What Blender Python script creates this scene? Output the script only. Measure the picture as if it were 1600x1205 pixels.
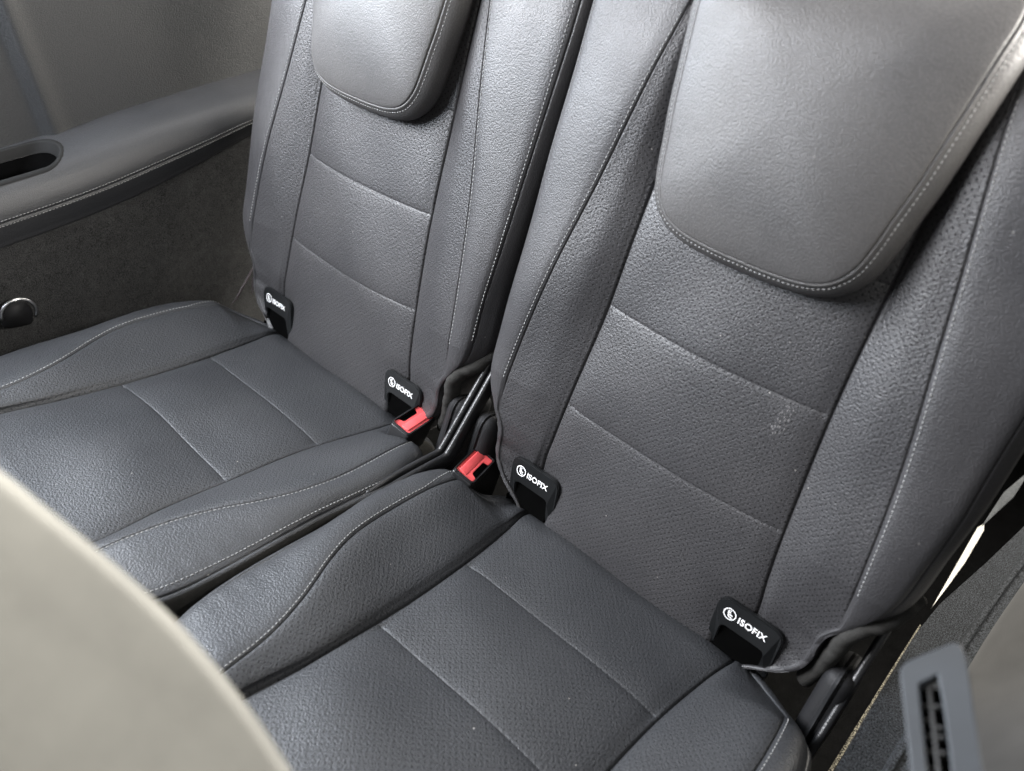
import bpy, bmesh, math, random
import numpy as np
from mathutils import Vector, Matrix
PI = math.pi
rnd = random.Random(7)
scene = bpy.context.scene
for o in list(bpy.data.objects): bpy.data.objects.remove(o)
C = scene.collection

# ------------------------------------------------------------------ camera
CAMPOS = Vector((0.7455, -0.4930, 0.5886))
RC = np.array([[0.7353, 0.6556, 0.1716], [0.4540, -0.2885, -0.8430], [-0.5032, 0.6978, -0.5098]])
cd = bpy.data.cameras.new('camera'); cam = bpy.data.objects.new('camera', cd); C.objects.link(cam)
cam.matrix_world = Matrix(((RC[0, 0], -RC[1, 0], -RC[2, 0], CAMPOS[0]),
                           (RC[0, 1], -RC[1, 1], -RC[2, 1], CAMPOS[1]),
                           (RC[0, 2], -RC[1, 2], -RC[2, 2], CAMPOS[2]), (0, 0, 0, 1)))
cd.sensor_width = 36; cd.sensor_fit = 'HORIZONTAL'; cd.lens = 1228.0 / 1600 * 36
cd.clip_start = .02; cd.clip_end = 50
cd.dof.use_dof = True; cd.dof.focus_distance = 0.90; cd.dof.aperture_fstop = 4.6
scene.camera = cam

# ------------------------------------------------------------------ light
w = bpy.data.worlds.new('World'); scene.world = w; w.use_nodes = True
bg = w.node_tree.nodes['Background']; bg.inputs[0].default_value = (.90, .94, 1.0, 1); bg.inputs[1].default_value = .10
def area(name, loc, target, sx, sy, power, col, spread=180):
    l = bpy.data.lights.new(name, 'AREA'); l.shape = 'RECTANGLE'; l.size = sx; l.size_y = sy
    l.energy = power; l.color = col; l.spread = math.radians(spread)
    o = bpy.data.objects.new(name, l); C.objects.link(o); o.location = loc
    o.rotation_euler = (Vector(target) - Vector(loc)).to_track_quat('-Z', 'Y').to_euler()
    return o
area('left_window_light', (-.66, -.55, .74), (.10, -.05, .05), 1.7, .45, 80, (.82, .90, 1))
area('right_rear_window_light', (1.25, .45, .92), (.55, .10, .60), .7, .28, 60, (1, .96, .9))
area('rear_window_light', (.40, 1.15, 1.00), (.40, .1, .52), 1.3, .35, 100, (1, .95, .86))
area('roof_light', (.15, .30, 1.35), (.25, .12, .4), 1.2, .6, 9, (1, .97, .93))
area('windscreen_light', (-.9, -1.3, 1.15), (.15, .1, .45), 1.2, .6, 56, (1, .92, .87))
area('right_fill_light', (1.7, -1.2, 1.2), (.4, -.25, .25), .8, .8, 8, (1, .97, .93))  # soft fill added to even out the beige seat back
sp = bpy.data.lights.new('sun_shaft_light', 'SPOT'); sp.energy = 60; sp.spot_size = math.radians(9); sp.spot_blend = .15
sp.color = (1, .93, .80); sp.shadow_soft_size = .004
spo = bpy.data.objects.new('sun_shaft_light', sp); C.objects.link(spo); spo.location = (.80, 1.5, 1.4)
spo.rotation_euler = (Vector((.762, .60, -.08)) - Vector(spo.location)).to_track_quat('-Z', 'Y').to_euler()
scene.view_settings.view_transform = 'Standard'; scene.view_settings.look = 'None'
scene.view_settings.exposure = 0.10; scene.view_settings.gamma = 1.0

# ------------------------------------------------------------------ materials
class NT:
    def __init__(s, name):
        s.m = bpy.data.materials.new(name); s.m.use_nodes = True; s.t = s.m.node_tree
        s.p = s.t.nodes['Principled BSDF']
    def n(s, typ, **k):
        nd = s.t.nodes.new(typ)
        for a, b in k.items(): setattr(nd, a, b)
        return nd
    def l(s, a, b): s.t.links.new(a, b)
    def math(s, op, a, b=None, c=None):
        nd = s.n('ShaderNodeMath', operation=op)
        for i, v in enumerate((a, b, c)):
            if v is None: continue
            if isinstance(v, (int, float)): nd.inputs[i].default_value = v
            else: s.l(v, nd.inputs[i])
        return nd.outputs[0]
    def ramp(s, v, a, b, lo=0., hi=1.):
        nd = s.n('ShaderNodeMapRange'); s.l(v, nd.inputs[0])
        nd.inputs[1].default_value = a; nd.inputs[2].default_value = b
        nd.inputs[3].default_value = lo; nd.inputs[4].default_value = hi
        return nd.outputs[0]
    def noise(s, co, scale, detail=3, rough=.5):
        nd = s.n('ShaderNodeTexNoise'); s.l(co, nd.inputs['Vector']); nd.inputs['Scale'].default_value = scale
        nd.inputs['Detail'].default_value = detail; nd.inputs['Roughness'].default_value = rough
        return nd

def leather(name, col, rough=.44, grain=380, bump=.55, perf=False, dust=.0, spec=.5, holes=.95):
    g = NT(name); p = g.p
    tc = g.n('ShaderNodeTexCoord'); ob = tc.outputs['Object']
    nz = g.noise(ob, 60, 2)
    mx = g.n('ShaderNodeMixRGB', blend_type='ADD'); mx.inputs[0].default_value = .0016
    g.l(ob, mx.inputs[1]); g.l(nz.outputs['Color'], mx.inputs[2])
    v1 = g.n('ShaderNodeTexVoronoi', feature='SMOOTH_F1'); v1.inputs['Scale'].default_value = grain
    v1.inputs['Smoothness'].default_value = .35; g.l(mx.outputs[0], v1.inputs['Vector'])
    v2 = g.n('ShaderNodeTexVoronoi', feature='F1'); v2.inputs['Scale'].default_value = grain * 2.1
    g.l(mx.outputs[0], v2.inputs['Vector'])
    n3 = g.noise(ob, grain * .9, 2)
    n4 = g.noise(ob, 9, 4, .6)
    h = g.math('SUBTRACT', 1.0, v1.outputs['Distance'])
    h = g.math('MULTIPLY_ADD', v2.outputs['Distance'], -.30, h)
    h = g.math('MULTIPLY_ADD', n3.outputs['Fac'], .25, h)
    base = g.n('ShaderNodeMixRGB'); base.inputs[1].default_value = (*col, 1)
    base.inputs[2].default_value = (col[0] * 1.35, col[1] * 1.32, col[2] * 1.28, 1)
    g.l(g.ramp(n4.outputs['Fac'], .35, .70), base.inputs[0])
    out = base.outputs[0]
    # colour darkens away from the centre of each grain cell
    top = g.n('ShaderNodeMixRGB'); g.l(g.ramp(v1.outputs['Distance'], .0, .55, .0, .55), top.inputs[0])
    g.l(out, top.inputs[1]); top.inputs[2].default_value = (col[0] * .55, col[1] * .55, col[2] * .55, 1)
    out = top.outputs[0]
    if perf:
        uv = tc.outputs['UV']
        sx = g.n('ShaderNodeSeparateXYZ'); nj = g.noise(uv, 140, 1)
        mj = g.n('ShaderNodeMixRGB', blend_type='ADD'); mj.inputs[0].default_value = .0012
        g.l(uv, mj.inputs[1]); g.l(nj.outputs['Color'], mj.inputs[2]); g.l(mj.outputs[0], sx.inputs[0])
        P = .0072
        def grid(off):
            a = g.math('FRACT', g.math('MULTIPLY_ADD', sx.outputs[0], 1 / P, off)); b = g.math('FRACT', g.math('MULTIPLY_ADD', sx.outputs[1], 1 / P, off))
            a = g.math('SUBTRACT', a, .5); b = g.math('SUBTRACT', b, .5)
            return g.math('SQRT', g.math('ADD', g.math('MULTIPLY', a, a), g.math('MULTIPLY', b, b)))
        d = g.math('MINIMUM', grid(.0), grid(.5))
        hole = g.ramp(d, .09, .14, 1., 0.)
        h = g.math('MULTIPLY_ADD', hole, -1.2 * holes, h)
        hm = g.n('ShaderNodeMixRGB'); g.l(g.math('MULTIPLY', hole, holes), hm.inputs[0]); g.l(out, hm.inputs[1])
        hm.inputs[2].default_value = (.004, .004, .004, 1); out = hm.outputs[0]
        spl = g.math('MULTIPLY_ADD', g.math('MULTIPLY', hole, min(1, holes * 1.05)), -spec, spec); g.l(spl, p.inputs['Specular IOR Level'])
    if dust:
        vd = g.n('ShaderNodeTexVoronoi', feature='F1'); vd.inputs['Scale'].default_value = 48; g.l(ob, vd.inputs['Vector'])
        dm = g.math('MULTIPLY', g.ramp(vd.outputs['Distance'], .028, .042, 1, 0), g.ramp(g.noise(ob, 14, 2).outputs['Fac'], .47, .56))
        dn = g.n('ShaderNodeMixRGB'); g.l(g.math('MULTIPLY', dm, dust), dn.inputs[0]); g.l(out, dn.inputs[1])
        dn.inputs[2].default_value = (.45, .43, .40, 1); out = dn.outputs[0]
    g.l(out, p.inputs['Base Color'])
    g.l(g.ramp(n4.outputs['Fac'], .3, .7, rough - .04, rough + .07), p.inputs['Roughness'])
    p.inputs['Specular IOR Level'].default_value = spec
    b = g.n('ShaderNodeBump'); b.inputs['Strength'].default_value = bump; b.inputs['Distance'].default_value = .0011
    g.l(h, b.inputs['Height'])
    b2 = g.n('ShaderNodeBump'); b2.inputs['Strength'].default_value = .12; b2.inputs['Distance'].default_value = .004
    g.l(g.noise(ob, 16, 3, .55).outputs['Fac'], b2.inputs['Height']); g.l(b2.outputs[0], b.inputs['Normal'])
    g.l(b.outputs[0], p.inputs['Normal'])
    return g.m

def plain(name, col, rough=.5, bump=0, bscale=300, spec=.5, metal=0., coat=0.):
    g = NT(name); p = g.p
    tc = g.n('ShaderNodeTexCoord'); ob = tc.outputs['Object']
    n = g.noise(ob, 25, 4, .6)
    mx = g.n('ShaderNodeMixRGB'); g.l(g.ramp(n.outputs['Fac'], .3, .7), mx.inputs[0])
    mx.inputs[1].default_value = (*[c * .85 for c in col], 1); mx.inputs[2].default_value = (*[min(1, c * 1.12) for c in col], 1)
    g.l(mx.outputs[0], p.inputs['Base Color']); p.inputs['Roughness'].default_value = rough
    p.inputs['Specular IOR Level'].default_value = spec; p.inputs['Metallic'].default_value = metal
    p.inputs['Coat Weight'].default_value = coat
    if bump:
        b = g.n('ShaderNodeBump'); b.inputs['Strength'].default_value = bump; b.inputs['Distance'].default_value = .0008
        g.l(g.noise(ob, bscale, 3).outputs['Fac'], b.inputs['Height']); g.l(b.outputs[0], p.inputs['Normal'])
    return g.m

def fabric(name, col, scale=900, speck=.5, bump=1.0, spec=.15):
    g = NT(name); p = g.p
    tc = g.n('ShaderNodeTexCoord'); ob = tc.outputs['Object']
    a = g.noise(ob, scale, 3, .7); b = g.noise(ob, scale * .12, 4, .6); c = g.noise(ob, 12, 3)
    f = g.math('ADD', g.ramp(a.outputs['Fac'], .35, .68, 1 - speck, 1 + speck), g.ramp(b.outputs['Fac'], .3, .7, -.16, .16))
    f = g.math('ADD', f, g.ramp(c.outputs['Fac'], .3, .7, -.12, .12))
    mx = g.n('ShaderNodeMixRGB', blend_type='MULTIPLY'); mx.inputs[0].default_value = 1; mx.inputs[1].default_value = (*col, 1)
    cb = g.n('ShaderNodeCombineXYZ'); [g.l(f, cb.inputs[i]) for i in range(3)]
    g.l(cb.outputs[0], mx.inputs[2]); g.l(mx.outputs[0], p.inputs['Base Color'])
    p.inputs['Roughness'].default_value = .95; p.inputs['Specular IOR Level'].default_value = spec
    p.inputs['Sheen Weight'].default_value = .0
    bp = g.n('ShaderNodeBump'); bp.inputs['Strength'].default_value = bump; bp.inputs['Distance'].default_value = .0015
    g.l(a.outputs['Fac'], bp.inputs['Height']); g.l(bp.outputs[0], p.inputs['Normal'])
    return g.m

LC = (.036, .0352, .0375); LCC = (.031, .0325, .036)
M_perf = leather('perforated_leather', LCC, .45, 520, .42, perf=True, dust=.8, holes=.45)
M_perfw = leather('perforated_leather_back', LC, .45, 540, .36, perf=True, dust=.5, holes=.60)
M_lea = leather('leather', LC, .47, 600, .30, dust=.35)
M_leac = leather('cushion_leather', LCC, .44, 500, .38, dust=.5)
M_head = leather('headrest_leather', (.064, .062, .062), .49, 600, .24, dust=.35)
M_trimlea = leather('armrest_leather', (.030, .031, .034), .42, 700, .25)
M_upper = leather('grained_trim_plastic', (.021, .022, .0235), .52, 600, .34, spec=.22)
M_cup = plain('cup_holder_plastic', (.011, .011, .011), .7, .2, 500, spec=.15)
M_carpet = fabric('dark_lining_carpet', (.045, .045, .045), 800, .7)
M_carpet2 = fabric('grey_carpet', (.021, .023, .026), 700, 1.6)
M_floor = fabric('floor_carpet', (.003, .003, .003), 500, .4, 1.0, 0.)
M_suede = fabric('seat_suede', (.034, .033, .031), 1100, .25, .4)
M_thread = plain('thread', (.27, .27, .265), .7)
M_blk = plain('black_plastic', (.012, .012, .013), .33, .4, 500)
M_blkm = plain('matt_black_plastic', (.010, .010, .011), .6, .5, 700, spec=.3)
M_tag = plain('tag_plastic', (.006, .0065, .007), .42, .1, 500, spec=.35)
M_scuff = plain('scuff', (.15, .145, .145), .8)
M_white = plain('white_print', (.80, .80, .80), .5)
M_void = plain('recess_shade', (.002, .002, .002), .9, spec=0.)  # stands in for the deep shade inside openings
M_red = plain('red_button', (.78, .10, .105), .38)
M_gloss = plain('gloss_black', (.015, .015, .016), .12)
M_metal = plain('bright_metal', (.55, .55, .55), .28, metal=1)
M_strip = fabric('sunlit_pale_strip', (.50, .48, .44), 700, .55)  # sunlight on the carpet is put into this pale colour
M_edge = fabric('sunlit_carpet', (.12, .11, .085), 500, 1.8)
M_strap = fabric('grey_webbing', (.05, .053, .056), 900, .5)
M_smooth = plain('smooth_grey_trim', (.027, .0265, .026), .5, .25, 900, spec=.4)
M_bezel = plain('blue_grey_plastic', (.022, .026, .031), .42, .12, 400)
M_rib = plain('slot_plastic', (.016, .016, .016), .5)
M_beige = plain('beige_leather', (.160, .158, .142), .65, .15, 200)
M_pillar = plain('pale_pillar', (.65, .58, .52), .5)
M_pink = plain('lit_bracket', (.22, .18, .185), .3, metal=.6)  # pink tint of the light falling on the metal, put into its colour

# ------------------------------------------------------------------ object helpers
def link(name, me, parent=None, mats=()):
    o = bpy.data.objects.new(name, me); C.objects.link(o)
    for m in mats: me.materials.append(m)
    if parent: o.parent = parent
    return o
def thing(name, label, cat, loc=(0, 0, 0), group=None):
    o = bpy.data.objects.new(name, None); C.objects.link(o); o.location = loc; o.empty_display_size = .05
    o['label'] = label; o['category'] = cat
    if group: o['group'] = group
    return o
def tag(o, label, cat, group=None):
    o['label'] = label; o['category'] = cat
    if group: o['group'] = group
    return o
def grid_mesh(name, P, uv=None, matidx=None, close_u=False, flip=False):
    """P: (rows, cols, 3)"""
    nr, nc = P.shape[:2]
    idx = np.arange(nr * nc).reshape(nr, nc)
    a = idx[:-1, :-1]; b = idx[:-1, 1:]; c = idx[1:, 1:]; d = idx[1:, :-1]
    if close_u:
        idx2 = np.concatenate([idx, idx[:, :1]], 1); a = idx2[:-1, :-1]; b = idx2[:-1, 1:]; c = idx2[1:, 1:]; d = idx2[1:, :-1]
    F = np.stack([a, b, c, d], -1).reshape(-1, 4)
    if flip: F = F[:, ::-1]
    me = bpy.data.meshes.new(name)
    me.vertices.add(nr * nc); me.vertices.foreach_set('co', P.reshape(-1).astype(np.float32))
    me.loops.add(F.size); me.loops.foreach_set('vertex_index', F.reshape(-1).astype(np.int32))
    me.polygons.add(len(F)); me.polygons.foreach_set('loop_start', np.arange(0, F.size, 4, dtype=np.int32))
    me.polygons.foreach_set('loop_total', np.full(len(F), 4, dtype=np.int32))
    me.polygons.foreach_set('use_smooth', np.ones(len(F), dtype=bool))
    if matidx is not None: me.polygons.foreach_set('material_index', matidx.reshape(-1).astype(np.int32))
    if uv is not None:
        l = me.uv_layers.new(name='UVMap'); l.data.foreach_set('uv', uv.reshape(-1, 2)[F.reshape(-1)].reshape(-1).astype(np.float32))
    me.update(calc_edges=True); me.validate()
    return me
def finish(name, bm, mat, parent=None, smooth=True):
    me = bpy.data.meshes.new(name); bmesh.ops.recalc_face_normals(bm, faces=bm.faces)
    bm.to_mesh(me); bm.free()
    for p in me.polygons: p.use_smooth = smooth
    return link(name, me, parent, [mat])
def add_box(bm, size, M=None, bevel=0., seg=2):
    r = bmesh.ops.create_cube(bm, size=1.0); vs = r['verts']
    bmesh.ops.scale(bm, vec=Vector(size), verts=vs)
    if bevel:
        es = list({e for v in vs for e in v.link_edges})
        rr = bmesh.ops.bevel(bm, geom=es, offset=bevel, segments=seg, affect='EDGES', profile=.6)
        vs = list({v for f in rr['faces'] for v in f.verts} | {v for v in vs if v.is_valid})
    if M is not None: bmesh.ops.transform(bm, matrix=M, verts=[v for v in vs if v.is_valid])
def add_prism(bm, pts, h, M=None, bevel=0.):
    """pts in xy extruded along z from 0 to h"""
    vs = [bm.verts.new((x, y, 0)) for x, y in pts]; f = bm.faces.new(vs)
    r = bmesh.ops.extrude_face_region(bm, geom=[f]); nv = [v for v in r['geom'] if isinstance(v, bmesh.types.BMVert)]
    bmesh.ops.translate(bm, vec=(0, 0, h), verts=nv)
    allv = vs + nv
    if bevel:
        top = [e for e in bm.edges if all(v in set(nv) for v in e.verts)]
        rr = bmesh.ops.bevel(bm, geom=top, offset=bevel, segments=2, affect='EDGES')
        allv = list({v for v in allv if v.is_valid} | {v for f in rr['faces'] for v in f.verts})
    if M is not None: bmesh.ops.transform(bm, matrix=M, verts=[v for v in allv if v.is_valid])
def smooth_path(pts, n=8, closed=False):
    pts = [np.array(p, float) for p in pts]; out = []
    N = len(pts); rng = range(N if closed else N - 1)
    for i in rng:
        if closed: p0, p1, p2, p3 = pts[i - 1], pts[i], pts[(i + 1) % N], pts[(i + 2) % N]
        else: p0, p1, p2, p3 = pts[max(0, i - 1)], pts[i], pts[i + 1], pts[min(N - 1, i + 2)]
        for k in range(n):
            t = k / n
            out.append(.5 * ((2 * p1) + (p2 - p0) * t + (2 * p0 - 5 * p1 + 4 * p2 - p3) * t * t + (-p0 + 3 * p1 - 3 * p2 + p3) * t ** 3))
    if not closed: out.append(pts[-1])
    return np.array(out)
def tube_mesh(name, path, rx, ry=None, up=(0, 0, 1), seg=12, wob=0., power=2.):
    path = np.array(path, float); ry = ry or rx; n = len(path)
    T = np.gradient(path, axis=0); T /= np.linalg.norm(T, axis=1)[:, None] + 1e-12
    U = np.tile(np.array(up, float), (n, 1)); S = np.cross(T, U); S /= np.linalg.norm(S, axis=1)[:, None] + 1e-9; U = np.cross(S, T)
    th = np.linspace(0, 2 * PI, seg, endpoint=False)
    cs = np.sign(np.cos(th)) * np.abs(np.cos(th)) ** (2 / power); sn = np.sign(np.sin(th)) * np.abs(np.sin(th)) ** (2 / power)
    end = np.ones(n); end[0] = end[-1] = .02
    w_ = 1 + wob * (np.sin(np.arange(n) * .9)[:, None] * .5 + np.sin(np.arange(n)[:, None] * .47 + th[None] * 2) * .6 + np.sin(np.arange(n)[:, None] * 1.7 + th[None] * 3) * .3)
    P = path[:, None] + (S[:, None] * cs[None, :, None] * rx + U[:, None] * sn[None, :, None] * ry) * (end[:, None] * w_)[..., None]
    return grid_mesh(name, P, close_u=True)
def dashes(name, pts, nrm, parent, length=.0030, pitch=.0046, r=.00050, lift=.0003, mat=None):
    """real thread stitches, one small capsule each, along a polyline lying on a surface"""
    pts = np.array(pts); nrm = np.array(nrm)
    s = np.concatenate([[0], np.cumsum(np.linalg.norm(np.diff(pts, axis=0), axis=1))])
    verts = []; faces = []
    k = 0; pos = pitch * .5
    while pos + length < s[-1]:
        def at(q): return np.array([np.interp(q, s, pts[:, i]) for i in range(3)]), np.array([np.interp(q, s, nrm[:, i]) for i in range(3)])
        p0, n0 = at(pos); p1, n1 = at(pos + length); t = p1 - p0; t /= np.linalg.norm(t) + 1e-9
        n0 = n0 / (np.linalg.norm(n0) + 1e-9); sd = np.cross(t, n0); b = len(verts)
        L = np.linalg.norm(p1 - p0)
        for f_, rr, dz in ((0, .35, -.6), (.2, 1, 0), (.8, 1, 0), (1, .35, -.6)):
            c = p0 + t * L * f_ + n0 * (lift + dz * r)
            for q in range(6):
                an = q * PI / 3; verts.append(c + (sd * math.cos(an) + n0 * math.sin(an)) * r * rr)
        for a in range(3):
            for q in range(6): faces.append((b + a * 6 + q, b + a * 6 + (q + 1) % 6, b + a * 6 + 6 + (q + 1) % 6, b + a * 6 + 6 + q))
        faces.append(tuple(b + q for q in range(6))); faces.append(tuple(b + 18 + q for q in range(6)))
        pos += pitch * (1 + rnd.uniform(-.05, .05)); k += 1
    me = bpy.data.meshes.new(name); me.from_pydata([tuple(v) for v in verts], [], faces)
    for p in me.polygons: p.use_smooth = True
    return link(name, me, parent, [mat or M_thread])

def hermite(ks, V, a):
    """ks: knots (K,), V: (rows,K), a:(cols,) -> (rows,cols) smooth interpolation"""
    ks = np.array(ks, float); m = np.zeros_like(V)
    d = np.diff(V, axis=1) / np.diff(ks)[None]
    m[:, 1:-1] = .5 * (d[:, 1:] + d[:, :-1]); m[:, 0] = d[:, 0]; m[:, -1] = d[:, -1]
    i = np.clip(np.searchsorted(ks, a, side='right') - 1, 0, len(ks) - 2)
    h = (ks[i + 1] - ks[i]); t = (a - ks[i]) / h
    return (2 * t**3 - 3 * t**2 + 1) * V[:, i] + (t**3 - 2 * t**2 + t) * h * m[:, i] + (-2 * t**3 + 3 * t**2) * V[:, i + 1] + (t**3 - t**2) * h * m[:, i + 1]
def cols_for(seams, lens, amax, coarse=.0035):
    """column parameters, dense next to the seams; lens = metric length per unit of a for every unit interval"""
    out = [0.]; a = 0.
    while a < amax:
        L = lens[min(int(a), len(lens) - 1)]
        d = min(abs(a - s) * lens[min(int(min(a, s) + 1e-6), len(lens) - 1)] for s in seams)
        st = .00045 if d < .0028 else (.0012 if d < .008 else coarse)
        a = a + st / L; out.append(min(a, amax))
    for s in seams: out.append(s)
    o = np.array(sorted(set(np.round(out, 6)))); return np.concatenate([-o[:0:-1], o])
def rows_for(breaks, lo, hi, coarse=.0035):
    out = []; v = lo
    while v < hi:
        out.append(v); d = min([abs(v - b) for b in breaks] + [9])
        v += .0006 if d < .003 else (.0014 if d < .009 else coarse)
    out += [hi] + list(breaks); return np.array(sorted(set(np.round(out, 6))))
def normals(P):
    du = np.gradient(P, axis=1); dv = np.gradient(P, axis=0); n = np.cross(du, dv)
    return n / (np.linalg.norm(n, axis=2)[..., None] + 1e-12)
def groove(d, deep=.0032, w=.0010, soft=.0022, sw=.009):
    return -deep * np.exp(-(np.abs(d) / w) ** 1.4) - soft * np.exp(-(np.abs(d) / sw))
def I(x, t): return np.interp(x, [p[0] for p in t], [p[1] for p in t])
def S(x, t):
    """smooth table lookup"""
    k = [p[0] for p in t]; v = np.array([[p[1] for p in t]]); x = np.clip(np.asarray(x, float), k[0], k[-1]); return hermite(k, v, np.atleast_1d(x))[0]

# backrest rake
_z = np.linspace(-.2, .9, 400); _an = np.radians(np.interp(_z, [-.2, .03, .22, .9], [1, 2.5, 8.7, 8.9]))
_y = np.concatenate([[0], np.cumsum(np.tan(_an[:-1]) * np.diff(_z))]); _y += .1221 - np.interp(.0497, _z, _y)
def yb(z): return np.interp(z, _z, _y)

# ------------------------------------------------------------------ one seat
def surface_lookup(A, B, P, N):
    def f(a, b):
        i = np.clip(np.searchsorted(B, b) - 1, 0, len(B) - 2); j = np.clip(np.searchsorted(A, a) - 1, 0, len(A) - 2)
        tb = (b - B[i]) / (B[i + 1] - B[i]); ta = (a - A[j]) / (A[j + 1] - A[j])
        def bl(Q): return ((1 - tb) * (1 - ta))[:, None] * Q[i, j] + ((1 - tb) * ta)[:, None] * Q[i, j + 1] + (tb * (1 - ta))[:, None] * Q[i + 1, j] + (tb * ta)[:, None] * Q[i + 1, j + 1]
        return bl(P), bl(N)
    return f

def make_backrest(parent, inb, seed):
    """front sheet with its wrapped sides; inb = +1 when the inner side is +x"""
    rows_seam = [.152, .270, .388]
    # path: bottom roll, face, top roll ; each row = (z, extra y, b)
    r0, r1 = .030, .05
    zf = rows_for(rows_seam, r0 - .05, .545)
    bot = [(-.05, .06), (-.05, .045)] + [(r0 - .05 - r0 * math.cos(t), r0 - r0 * math.sin(t)) for t in np.linspace(0.05, PI / 2 - .06, 10)]
    top = [(.545 + r1 * math.sin(t), r1 - r1 * math.cos(t)) for t in np.linspace(.08, PI / 2, 14)] + [(.595, .07), (.595, .12)]
    rows = bot + [(z, 0.) for z in zf] + top
    z = np.array([r[0] for r in rows]); ey = np.array([r[1] for r in rows])
    b = np.concatenate([[0], np.cumsum(np.hypot(np.diff(z), np.diff(ey)))]); b += -.02 - np.interp(len(bot), range(len(b)), b)
    c = S(z, [(0, .138), (.07, .1365), (.1, .133), (.15, .128), (.2, .124), (.26, .120), (.31, .118), (.36, .117), (.46, .116), (.6, .117)])
    e = S(z, [(-.05, .13), (0, .158), (.02, .185), (.04, .201), (.055, .205), (.085, .207), (.105, .218), (.125, .236), (.145, .2435), (.2, .245), (.6, .246)])
    s = S(z, [(0, .196), (.10, .205), (.17, .201), (.28, .186), (.38, .167), (.48, .148), (.54, .136), (.6, .128)])
    s = np.minimum(s, e - .013); c = np.minimum(c, s - .012)
    low = np.clip((z - .06) / .09, 0, 1)
    hs = .004 + .0105 * low; tp = 1 - .3 * np.clip((z - .5) / .1, 0, 1)
    ks = [-.5, 0, .5, .85, 1, 1.15, 1.5, 1.9, 2, 2.15, 2.55, 3, 3.25, 3.5, 4]
    o = np.ones_like(z)
    X = np.stack([-c * .5, 0 * c, c * .5, c * .85, c, c + .15 * (s - c), c + .5 * (s - c), c + .9 * (s - c), s, s + .15 * (e - s), s + .55 * (e - s), e - .010, e - .001, e, e - .003], 1)
    Hh = np.stack([.0055 * o, .0075 * o, .0055 * o, .0025 * o, 0 * o, .0025 * o, .008 * low + .002, hs - .001, hs, hs + .002, hs * .95 + .001, hs * .45, -.012 * o, -.040 * o, -.105 * o], 1) * tp[:, None]
    A = cols_for([1, 2, 3], [.12, .06, .05, .09], 4.)
    aa = np.abs(A); sg = np.sign(A)
    x = hermite(ks, X, aa) * sg[None]; H = hermite(ks, Hh, aa)
    z2 = np.repeat(z[:, None], len(A), 1); ey2 = np.repeat(ey[:, None], len(A), 1)
    if inb == 1:
        gz = np.clip((z - .22) / .28, 0, 1)[:, None]; x = x + .013 * gz * np.clip(A - 2, 0, 1)[None]
    else:
        gz = np.clip((z - .13) / .12, 0, 1)[:, None]; x = x + .008 * gz * np.clip(A - 2, 0, 1)[None]
    y = np.minimum(yb(z2) + ey2 - H, yb(z2) + .115)
    P = np.stack([x, y, z2], -1)
    arc = np.concatenate([np.zeros((len(z), 1)), np.cumsum(np.linalg.norm(np.diff(P, axis=1), axis=2), 1)], 1)
    def arc_at(a): j = int(np.argmin(np.abs(A - a))); return arc[:, j][:, None]
    N = -normals(P); N *= np.where(N[len(z) // 2, len(A) // 2, 1] > 0, -1, 1)
    f2 = np.clip((z - .115) / .03, 0, 1)[:, None]
    D = np.zeros_like(x)
    for q in (1, -1):
        D += groove(arc - arc_at(q), .0030, .0009, .0018, .007)
        D += groove(arc - arc_at(2 * q), .0015, .0007, .0007, .005) * f2
        D += groove(arc - arc_at(3 * q), .0016, .0008, .0008, .005) * f2
    inside = np.clip((1 - aa) / .05, 0, 1)[None]
    for rz in rows_seam:
        dz = (b[:, None] - np.interp(rz, z, b)) + .006 * (1 - (aa[None] / 1.) ** 2) * 0 + .004 * ((aa[None]) ** 2) * np.ones_like(x)
        # the seams sag a little towards the middle
        dz = z2 - (rz - .0025 * (1 - np.minimum(aa, 1)[None] ** 2))
        D += (-.0004 * np.exp(-(np.abs(dz) / .0011) ** 1.5) - .0014 * np.exp(-(np.abs(dz) / .010))) * inside
    # isofix openings
    hole = np.zeros_like(x)
    for q in (1, -1):
        u = np.abs(x - q * .137) / .0235; v = np.abs(z2 + .004) / .040
        m = np.clip((1.08 - np.maximum(u, v)) / .16, 0, 1) * (aa < 2.3)[None]
        hole = np.maximum(hole, m)
        g = np.exp(-(((x - q * .137) / .040) ** 4 + ((z2 - .04) / .032) ** 4)); D += -.0035 * g * (aa < 2.6)[None]
    D += -.028 * hole
    rg = np.random.RandomState(seed); lowf = np.zeros_like(x)
    for k in range(10):
        ax, az, ph = rg.uniform(8, 45), rg.uniform(8, 40), rg.uniform(0, 6); lowf += np.sin(ax * x + az * z2 * rg.choice([-1, 1]) + ph) * .00035
    # fine pull wrinkles near the lower tips
    wr = np.exp(-(((np.abs(x) - .19) / .03) ** 2 + ((z2 - .05) / .05) ** 2)); D += wr * .0006 * np.sin(260 * z2 + 60 * x)
    D += lowf * (aa < 3.2)[None]
    P = P + N * D[..., None]
    uv = np.stack([arc - arc_at(0), np.repeat(b[:, None], len(A), 1)], -1)
    am = .5 * (aa[:-1] + aa[1:]); mi = np.where(am < 1, 0, np.where(am < 2, 0, 1))[None].repeat(len(z) - 1, 0).copy()
    hm = .25 * (hole[:-1, :-1] + hole[1:, :-1] + hole[1:, 1:] + hole[:-1, 1:]); mi[hm > .85] = 2
    me = grid_mesh('backrest', P, uv, mi)
    ob = link('backrest', me, parent, [M_perfw, M_lea, M_void])
    look = surface_lookup(A, b, P, N)
    bz = lambda zz: np.interp(zz, z[len(bot) - 1:len(bot) + len(zf)], b[len(bot) - 1:len(bot) + len(zf)])
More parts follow.
